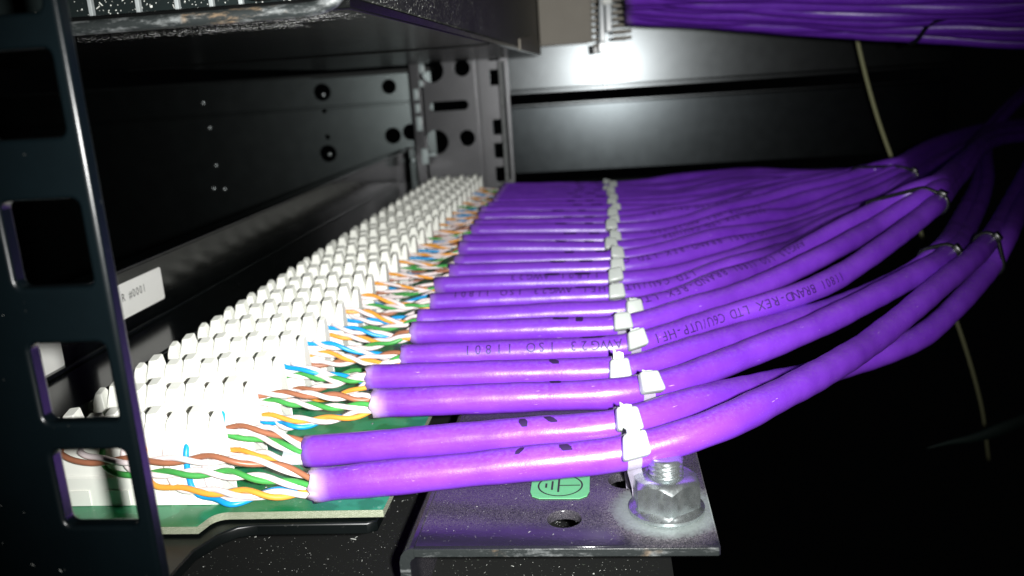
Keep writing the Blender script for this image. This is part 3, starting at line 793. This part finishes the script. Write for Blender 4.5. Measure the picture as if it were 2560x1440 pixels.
def tie_label(k):
    sp = {1: 'nearest white cable tie, its head above the bolt', 2: 'white cable tie on the second cable from the near end, left of the nearest tie',
          3: 'white cable tie on the third cable, standing farther right than its neighbours', 4: 'white cable tie on the fourth cable with a tall cut tail',
          24: 'farthest white cable tie at the end of the column'}
    return sp.get(k, '%s white cable tie of the column counting from the near end' % ORD[k-1])
for k in range(1, 25):
    rnd = random.Random(500+k)
    C = CAB[k-1]; tx = TX.get(k, (98.9 if k % 2 else 97.4)+rnd.uniform(-.9, .9))
    s = s_at_x(C, tx); p, t, a, b = on_path(C, s)
    T = thing('cable_tie', tie_label(k), 'cable tie', (p.x, p.y, -18), 'white cable ties holding the cables to the bar')
    ax = (t+Vector((0, 0, rnd.uniform(-.22, .22)))).normalized()
    hd = math.radians(60+rnd.uniform(-12, 12))           # head sits up on the camera side
    r = 3.0
    def P(th, rr=r): return p+(b*math.sin(th)+Vector((0, 0, 1))*math.cos(th))*rr
    path = [P(math.radians(x)) for x in range(-140, 141, 10)]
    zb = -19.9
    dy = 3.0 if k == 1 else 0
    low = [Vector((p.x+1.0, p.y+dy-1.2, (p.z-3+zb)/2)), Vector((p.x+1.3, p.y+dy-1.1, zb)), Vector((p.x+1.3, p.y+dy+1.1, zb)), Vector((p.x+1.0, p.y+dy+1.2, (p.z-3+zb)/2))]
    path = path+low
    strap_ring('strap', path, 1.15, -.38, M_strap, T, ax, closed=True)
    # ribs on the strap below the head
    rad = b*math.sin(hd)+Vector((0, 0, 1))*math.cos(hd); tan = b*math.cos(hd)-Vector((0, 0, 1))*math.sin(hd)
    mt = Matrix((ax, tan, rad)).transposed()
    bm = bmesh.new()
    bm_box(bm, -2.3, 2.3, -2.0, 2.0, -1.2, 1.5, .62, 3)
    for v in bm.verts:
        f = 1.0-.20*(1-(v.co.y+2)/4)
        v.co.x *= f; v.co.z *= .9+.1*(v.co.y+1.75)/3.5
    hc = p+rad*(r+1.15)
    for v in bm.verts: v.co = hc+mt@v.co
    bm_part('head', bm, M_nylon, T, True, 35)
    bm = bmesh.new()
    tl = {1: 1.3, 4: 2.6}.get(k, rnd.uniform(.4, 1.2))
    pts_ = [(-1.1, 0), (1.0, 0), (.95, tl*.45), (.1, tl*.6), (-.4, tl*.55), (-1.0, tl)]
    A = [bm.verts.new(hc+mt@Vector((x, -1.9-y, .0))) for x, y in pts_]; B = [bm.verts.new(hc+mt@Vector((x, -1.9-y, .4))) for x, y in pts_]
    bm.faces.new(A); bm.faces.new(B[::-1])
    for i in range(6): bm.faces.new((A[i], A[(i+1) % 6], B[(i+1) % 6], B[i]))
    bm_part('tail', bm, M_nylon, T)

# ================================================================ black ties round the bundles
def hull(P):
    P = sorted(set((round(x, 4), round(y, 4)) for x, y in P))
    def half(Q):
        h = []
        for q in Q:
            while len(h) > 1 and (h[-1][0]-h[-2][0])*(q[1]-h[-2][1])-(h[-1][1]-h[-2][1])*(q[0]-h[-2][0]) <= 0: h.pop()
            h.append(q)
        return h[:-1]
    return half(P)+half(P[::-1])
def bundle_tie(label, idx, at, ref, group, head_dir=(-.3, -1, .3)):
    C = CAB[ref]; i0 = min(range(len(C['pts'])), key=lambda i: (C['pts'][i]-Vector(at)).length)
    o = C['pts'][i0]; T_ = C['fr'][i0][0].copy(); N = C['fr'][i0][1].copy(); B = C['fr'][i0][2].copy()
    P2 = []
    for j in idx:
        pp = CAB[j]['pts']; best = min(range(len(pp)), key=lambda i: abs((pp[i]-o).dot(T_))+(pp[i]-o).length*.02)
        d = pp[best]-o
        for q in range(14):
            th = q*math.pi/7; P2.append((d.dot(N)+3.05*math.cos(th), d.dot(B)+3.05*math.sin(th)))
    h = hull(P2)
    path = [o+N*x+B*y for x, y in h]
    T = thing('black_cable_tie', label, 'cable tie', tuple(o), group)
    # resample evenly
    path = [p_ for i in range(len(path)) for p_ in (path[i], path[i].lerp(path[(i+1) % len(path)], .5))]
    tube('strap', path+[path[0]], .85, M_blackTie, T, seg=8, caps=False, frames=[(T_, T_, (path[(i+1) % len(path)]-path[i-1]).normalized().cross(T_)) for i in range(len(path))]+[(T_, T_, (path[1]-path[-1]).normalized().cross(T_))], ell=.7)
    hd = Vector(head_dir); hp = max(path, key=lambda q: (q-o).dot(hd))
    bm = bm_box(bmesh.new(), -1.7, 1.7, -1.3, 1.3, -1.1, 1.1, .35, 2)
    m = Matrix((T_, (hp-o).normalized().cross(T_).normalized(), (hp-o).normalized())).transposed()
    for v in bm.verts: v.co = hp+m@v.co
    bm_part('head', bm, M_blackTie, T, True, 35)
    return T
g = 'black ties gathering the purple cables'
bundle_tie('black tie round the two nearest cables, farthest right', [0, 1], (199, 114, -2), 0, g)
bundle_tie('black tie round the third and fourth cables with a shiny bar', [2, 3], (184, 103, -2.6), 2, g)
bundle_tie('black tie round the lettered cable and its two neighbours', [4, 5, 6], (190, 127, 9), 4, g)
bundle_tie('black tie round the large bundle at the back right', [8, 9, 10, 11, 12, 13], (212, 222, 5), 10, g)

# ================================================================ near upright
NP = thing('rack_upright', 'near black rack upright with square holes, at the left edge', 'rack upright', (30, -43, -60), 'perforated rack uprights')
holes = [rrect(31.1, 40.1, z0, z1, .9, 3) for z0, z1 in ((3.3, 12.9), (16.2, 25.6), (31.9, 41.4), (47.8, 56.7), (60.2, 68.9), (75.6, 84.4), (-10.8, -2.2))]

extrude_poly([(8, -60), (41.75, -60), (41.75, 110), (8, 110)], -45, -42.7, 'y', .5, 'hole_strip', M_post, NP, holes[:6], seg=3)
# casing post a little behind, seen through the holes


# ================================================================ far upright
FP = thing('rack_upright', 'far black rack upright with round holes, beyond the last white block', 'rack upright', (15, 387, -60), 'perforated rack uprights')
fh = [circle(15.4, 57.4, 4.6), circle(15.4, 16.8, 4.6), circle(-2.5, 57, 7.2), circle(-3.2, 15.5, 7.5), rrect(-5.6, 17.4, 33.6, 38.8, 2.5), circle(15.4, 96, 4.6), rrect(-5.6, 17.4, 73.6, 78.8, 2.5), circle(-3, -25, 7.5)]
extrude_poly([(-9.5, -60), (22.4, -60), (22.4, 130), (-9.5, 130)], 385, 387, 'y', .3, 'round_hole_strip', M_far, FP, fh)
sq = [rrect(31.4, 37.6, z, z+8.6, .6, 2) for z in (46.5, 18.0, 4.2, -10, 60.5)]+[rrect(30.6, 44, 33.4, 38.6, 2.4, 4)]
extrude_poly([(24.6, -60), (42.6, -60), (42.6, 130), (24.6, 130)], 384, 386, 'y', .3, 'square_hole_strip', M_far, FP, sq[:5])
box('groove', 22.3, 24.7, 387.2, 389, -60, 130, M_far, FP)
box('slot_strip', 38.6, 41.0, 366, 383.8, -8, 59.5, worn_mat('lit_edge_tone', .38, .7), FP, .5)  # pale blotchy tone paints in the light along the flange edge
box('casing', -16, -9.6, 383, 388, -60, 130, M_far, FP, .5)
for (x, z, r_) in ((-7.8, 58.4, 1.6), (-9, 50, 1.2)): 
    bm = bm_box(bmesh.new(), x-r_, x+r_, 381, 384.5, z-r_*1.6, z+r_*1.6, .4, 2); bm_part('cage_nut', bm, M_bright, FP, True, 40)
for (x, z, w_, h_) in ((-12.6, 44, 1.5, 3.2), (-12.4, 36, 1.4, 2.6), (-12.2, 27, 1.7, 4.2)):
    bm = bm_box(bmesh.new(), x-w_, x+w_, 382, 383.2, z-h_, z+h_, .3, 2); bm_part('casing_clip', bm, M_bright, FP, True, 40)

SC = thing('panel_screw', 'bright screw and washer fixing the panel to the far upright', 'screw', (-10, 381, 5))
for (x, y_, z, rx_, h_) in ((-9.2, 377, 8.1, 1.9, 4.6), (-4.6, 376, 9, 2.4, 1.0), (-22, 378, 5.4, 1.9, 1.6), (-16.9, 379, 6.1, 1.1, 1.2)):
    bm = bm_box(bmesh.new(), x-rx_, x+rx_, y_-1.5, y_+1.5, z-h_, z+h_, .6, 3); bm_part('screw_head' if rx_ > 1.5 else 'washer', bm, M_bright, SC, True, 40)

# ================================================================ back walls of the cabinet
BW = thing('back_panel', 'glossy black upper cabinet panel catching the flash as a round glare', 'cabinet panel', (150, 522, 37), 'black cabinet panels')
box('sheet', 20, 340, 520, 523, 40.5, 150, M_back, BW, .3)
box('fold', 20, 340, 518.6, 523, 37, 40.3, M_back, BW, .8)
B2 = thing('back_panel', 'dark cabinet panel below the black gap, fainter glare', 'cabinet panel', (150, 522, -20), 'black cabinet panels')
box('sheet', 20, 340, 522, 525, -21, 27.5, M_back2, B2, .3)
box('fold', 20, 340, 519.5, 525, 27.7, 30.3, M_back, B2, .9)
B4 = thing('base_rail', 'dark greenish rail under the back panels, above the far cables', 'rail', (120, 500, -45))
box('bar', 20, 260, 500, 510, -45, -27, black_metal('dull_rail_paint', (.006, .012, .011), .7), B4, .5)
bm = bm_box(bmesh.new(), 119.5, 123.5, 498.8, 500.2, -35.5, -31.5, .8, 3); bm_part('rivet', bm, M_zinc, B4, True)

LW = thing('cabinet_panel', 'black cabinet panel with round holes at the back left, dimly lit', 'cabinet panel', (-90, 432, 30), 'black cabinet panels')
extrude_poly([(-330, -70), (-12, -70), (-12, 58.5), (-330, 58.5)], 430, 432, 'y', .3, 'sheet', M_side, LW,
             [circle(-81.8, 48.7, 5.2), circle(-82.4, 9.9, 5.2), circle(-39.2, 49.4, 4.4), circle(-39.6, 18.4, 5), circle(-81.9, 37.2, 1.5, 10), circle(-81.7, 20.4, 1.5, 10), circle(-28, 20, 5)])
box('crease', -330, -12, 429.0, 429.9, 38.0, 40.0, M_side, LW, .4)
for (x, z) in ((-157, 46.9), (-155.2, 31.2), (-154.6, 7.3), (-158.2, -7.3), (-151.3, -8.2), (-81.8, 47), (-82, 9)):
    bm = bmesh.new(); bmesh.ops.create_uvsphere(bm, u_segments=12, v_segments=8, radius=1.5)
    for v in bm.verts: v.co = Vector((v.co.x+x, v.co.y*.6+(429.2 if x < -100 else 434), v.co.z+z))
    bm_part('screw_head', bm, M_zinc, LW, True)
_p = Vector((-12*U, 430*U, 0)); _m = Matrix.Translation(_p) @ Matrix.Rotation(math.radians(9), 4, 'Z') @ Matrix.Translation(-_p)
LW.matrix_world = _m @ Matrix.Translation(LW.location)
LR = thing('mounting_rail', 'long dark horizontal rail running above the holed side panel', 'rail', (-60, 425, 60))
box('bar', -330, -10, 418, 429, 57.2, 60.2, M_satin, LR, .8)

# ================================================================ upper panel
UP = thing('upper_patch_panel', 'dusty black upper patch panel with ribs and a worn rounded lip, at the top', 'patch panel', (40, 180, 61))
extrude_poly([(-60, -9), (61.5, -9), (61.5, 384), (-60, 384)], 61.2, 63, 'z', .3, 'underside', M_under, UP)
extrude_poly([(-8, 63.1), (384, 63.1), (384, 110), (-8, 110)], 59.6, 61.3, 'x', .3, 'side_plate', M_dusty, UP)
lip = smooth_path(catmull([(-60, -10.2, 61.3), (20, -10.2, 61.3), (50, -10.3, 61.4), (57.5, -10.3, 61.6), (60.3, -10.3, 62.8), (60.8, -10.3, 66), (60.8, -10.3, 75)], 1.0), 2)
tube('lip', lip, 1.0, M_wornlip, UP, seg=10)
box('rear_wall', -60, 59, 2, 3.4, 63.3, 110, M_wallr, UP, .2)
M_rib = plastic('rib_plastic', (.22, .24, .24), .6, .2, 600, .1)
for x, z_ in ((18.2, 61.6), (25.8, 61.6), (32.0, 61.6), (37.4, 61.6), (42.0, 61.6)):
    box('rib', x-.32, x+.32, 1.0, 1.9, 63.4, 110, M_rib, UP, .1)
for (x, w_) in ((46.5, 1.2), (49, .8), (53.5, 2.2)):
    box('clip', x-w_, x+w_, -4, 0, 64, 72, M_dusty, UP, .4)
tan = plastic('tan_metal', (.30, .27, .22), .55, .1, 60, .1)
extrude_poly([(62, 66.5), (91.8, 66.5), (92.5, 110), (62, 110)], 383, 385, 'y', .3, 'end_plate', tan, UP)
extrude_poly([(250, 61.5), (384, 61.5), (384, 67), (320, 70), (250, 66)], 61.45, 62.2, 'x', .1, 'side_strip', tan, UP)

box('cross_rib', -60, 61, 150, 152, 60.6, 61.15, M_under, UP, .1)
CC = thing('ribbed_connector', 'tan ribbed connector comb with clear plugs above the glare', 'connector', (100, 378, 65))
for i in range(9):
    z = 63.5+i*3.4
    box('rib', 91.8, 95.4, 374, 379, z, z+1.7, tan, CC, .2)
    box('rib', 103.5, 113.5, 366, 374, z+3, z+4.8, tan, CC, .2)
clear = plastic('clear_plug', (.55, .60, .62), .2, .1, 200, .05)
box('plug', 96.5, 99.0, 368, 375, 66, 92, clear, CC, .5)
box('plug', 99.6, 103, 366, 372, 71, 94, clear, CC, .5)
box('plug', 98, 103.5, 362, 366, 85, 94, plastic('pale_plug', (.75, .78, .74), .3, .05, 200, .05), CC, .6)
box('latch', 92, 95, 372, 376, 60, 64, M_blackTie, CC, .4)
box('latch', 95.3, 99.6, 370, 374, 60.5, 66, clear, CC, .5)

UPPER = [((110.3,323,73.9),(144.1,310.3,69.7),(179.1,297.4,64.1),(218.6,279.6,57.9),(247.3,266.3,53.8),(276.4,253.3,50.4)),
((110.1,317.1,75.3),(143.5,304.4,71.3),(177.9,291.4,65.9),(216.7,273.7,60),(244.9,260.4,56.2),(273.4,247.4,53.1)),
((110,311.2,76.6),(142.8,298.5,72.8),(176.7,285.5,67.6),(214.8,267.7,62),(242.4,254.5,58.5),(270.4,241.4,55.6)),
((109.8,305.3,77.9),(142.2,292.5,74.3),(175.6,279.5,69.2),(213,261.8,63.9),(240,248.5,60.7),(267.4,235.5,58.1)),
((109.7,299.4,79.2),(141.6,286.6,75.7),(174.4,273.6,70.8),(211.1,255.8,65.8),(237.6,242.6,62.8),(264.4,229.5,60.4)),
((109.5,293.4,80.4),(140.9,280.6,77),(173.2,267.6,72.3),(209.2,249.8,67.6),(235.2,236.6,64.9),(261.4,223.5,62.7)),
((109.4,287.5,81.5),(140.3,274.7,78.3),(172,261.6,73.7),(207.3,243.8,69.3),(232.8,230.6,66.8),(258.4,217.5,64.9)),
((109.2,281.5,82.6),(139.6,268.7,79.6),(170.8,255.6,75.1),(205.5,237.8,71),(230.3,224.5,68.7),(255.3,211.4,67)),
((109.1,275.5,83.7),(139,262.7,80.7),(169.6,249.6,76.5),(203.6,231.8,72.5),(227.9,218.5,70.5),(252.3,205.3,69))]
for j, c in enumerate(UPPER):
    T = thing('network_cable', ('lowest purple cable of the upper bundle', 'highest purple cable of the upper bundle')[j == 8] if j in (0, 8) else '%s purple cable from the bottom of the upper bundle' % ORD[j], 'cable', c[0], 'purple cables of the upper bundle')
    rnd = random.Random(900+j)
    e_ = [c[-1][q]+(c[-1][q]-c[-2][q])*2.2 for q in range(3)]; e_[2] += 14; c = list(c)+[tuple(e_)]
    c = [(x, y+rnd.uniform(-5, 5), z+(rnd.uniform(-2.2, 2.2) if i < 5 and j else .4)) for i, (x, y, z) in enumerate(c)]
    sheath('sheath', smooth_path(catmull(c, 4), 3), M_sheath, T, seg=12, pale_end=.2, rnd=rnd)
T = thing('black_cable_tie', 'black tie crossing the upper bundle of cables at the top right', 'cable tie', (226.9, 259, 54.6), g)
tube('strap', catmull([(225.5, 262, 53.2), (226.9, 257, 54.6), (228.8, 250, 60.3), (233.8, 244, 62.5), (238.6, 238, 64.5), (239.5, 226, 71), (239.8, 215, 78)], 1.5), .9, M_blackTie, T, seg=8)
bm = bmesh.new(); bmesh.ops.create_uvsphere(bm, u_segments=10, v_segments=8, radius=1.2)
for v in bm.verts: v.co += Vector((238.8, 212, 72.5))
bm_part('head', bm, M_nylon, T, True)

# thin cord hanging behind, and a dim green lead
T = thing('thin_cord', 'thin pale yellow cord hanging in a curve behind the cables', 'cord', (290, 420, -60))
tube('cord', catmull([(243, 420, 85), (247.2, 420, 61.9), (256.3, 420, 27.7), (267.5, 420, -5.1), (289, 420, -58.1), (313.6, 420, -117.1), (331.4, 420, -171.7), (339.5, 420, -214)], 4), 1.05, plastic('yellow_cord', (.62, .62, .34), .5, .05, 200, .05), T, seg=8)
T = thing('green_lead', 'dim dark green lead crossing the dark lower right', 'lead', (234, 192, -94))
tube('lead', catmull([(214, 189, -97.5), (222, 190, -95.8), (234.3, 192, -94.2), (252.9, 195.5, -88.7), (270, 200, -82)], 3), lambda f: .2+2.4*min(1, f*2.2), plastic('dark_green_lead', (.002, .012, .009), .7, .1, 200, .05), T, seg=10, ell=.6)

# ================================================================ loose dust
def dust(name, label, n, fn, seed, lo=.08, hi=.24):
    rnd = random.Random(seed); V = []; F = []
    for i in range(n):
        p, a, b_, nn = fn(rnd)
        s = rnd.uniform(lo, hi)*(2.2 if rnd.random() < .04 else 1); l = rnd.uniform(.5, 1.0) if rnd.random() < .9 else 3
        th = rnd.uniform(0, 6.28); c = len(V); u = a*math.cos(th)+b_*math.sin(th); v = b_*math.cos(th)-a*math.sin(th)
        q = Vector(p)+nn*.06
        for du, dv, h in ((-l, -.4, 0), (l*.8, -.5, .0), (l*.6, .5, .25), (-l*.7, .6, .1)): V.append(tuple(q+u*(du*s)+v*(dv*s)+nn*(h*s)))
        F.append((c, c+1, c+2, c+3))
    o = part(name, V, F, M_dust); o['kind'] = 'stuff'; o['label'] = label; o['category'] = 'dust'
    return o
M_dust = plastic('dust', (.42, .43, .40), .9, .2, 400, 0)
X_, Y_, Z_ = Vector((1, 0, 0)), Vector((0, 1, 0)), Vector((0, 0, 1))
dust('dust', 'pale dust specks clinging under the front edge of the upper panel', 5200, lambda r: ((lambda x: (x, (r.uniform(-8.8, 0.5) if x > 34 else r.uniform(-8.8, -6.5)) if r.random() < .55 else (r.gauss(9, 3.2) if x < 48 else r.uniform(-8, 6)), 61.1))(r.triangular(2, 61, 50)), X_, Y_, -Z_), 1, .06, .17)
dust('dust', 'pale dust specks on the side plate of the upper panel', 900, lambda r: ((61.4, -7.5+r.expovariate(.030), r.uniform(63.4, 76)), Y_, Z_, X_), 2, .08, .22)
dust('dust', 'sparse dust specks on the shelf below the tray', 3000, lambda r: ((r.uniform(-10, 100), r.uniform(-50, 40), -31), X_, Y_, Z_), 3, .04, .13)
dust('dust', 'scattered dust specks on the lacing bar', 500, lambda r: ((r.uniform(64, 109), r.uniform(-13, 8), -18), X_, Y_, Z_), 4, .03, .07)
dust('dust', 'few dust specks on the near upright', 26, lambda r: ((r.uniform(18, 30), -45, r.uniform(-20, 70)), X_, Z_, -Y_), 5, .04, .10)
dust('dust', 'pale lint caught on the ribbed wall of the upper panel', 500, lambda r: ((r.uniform(15, 58), 1.9, r.uniform(63.5, 72)), X_, Z_, -Y_), 6, .07, .2)

# ================================================================ floor of the shelf below
fo = box('floor', -60, 104, -60, 380, -33, -31, M_floor, None, 0)
fo['kind'] = 'structure'
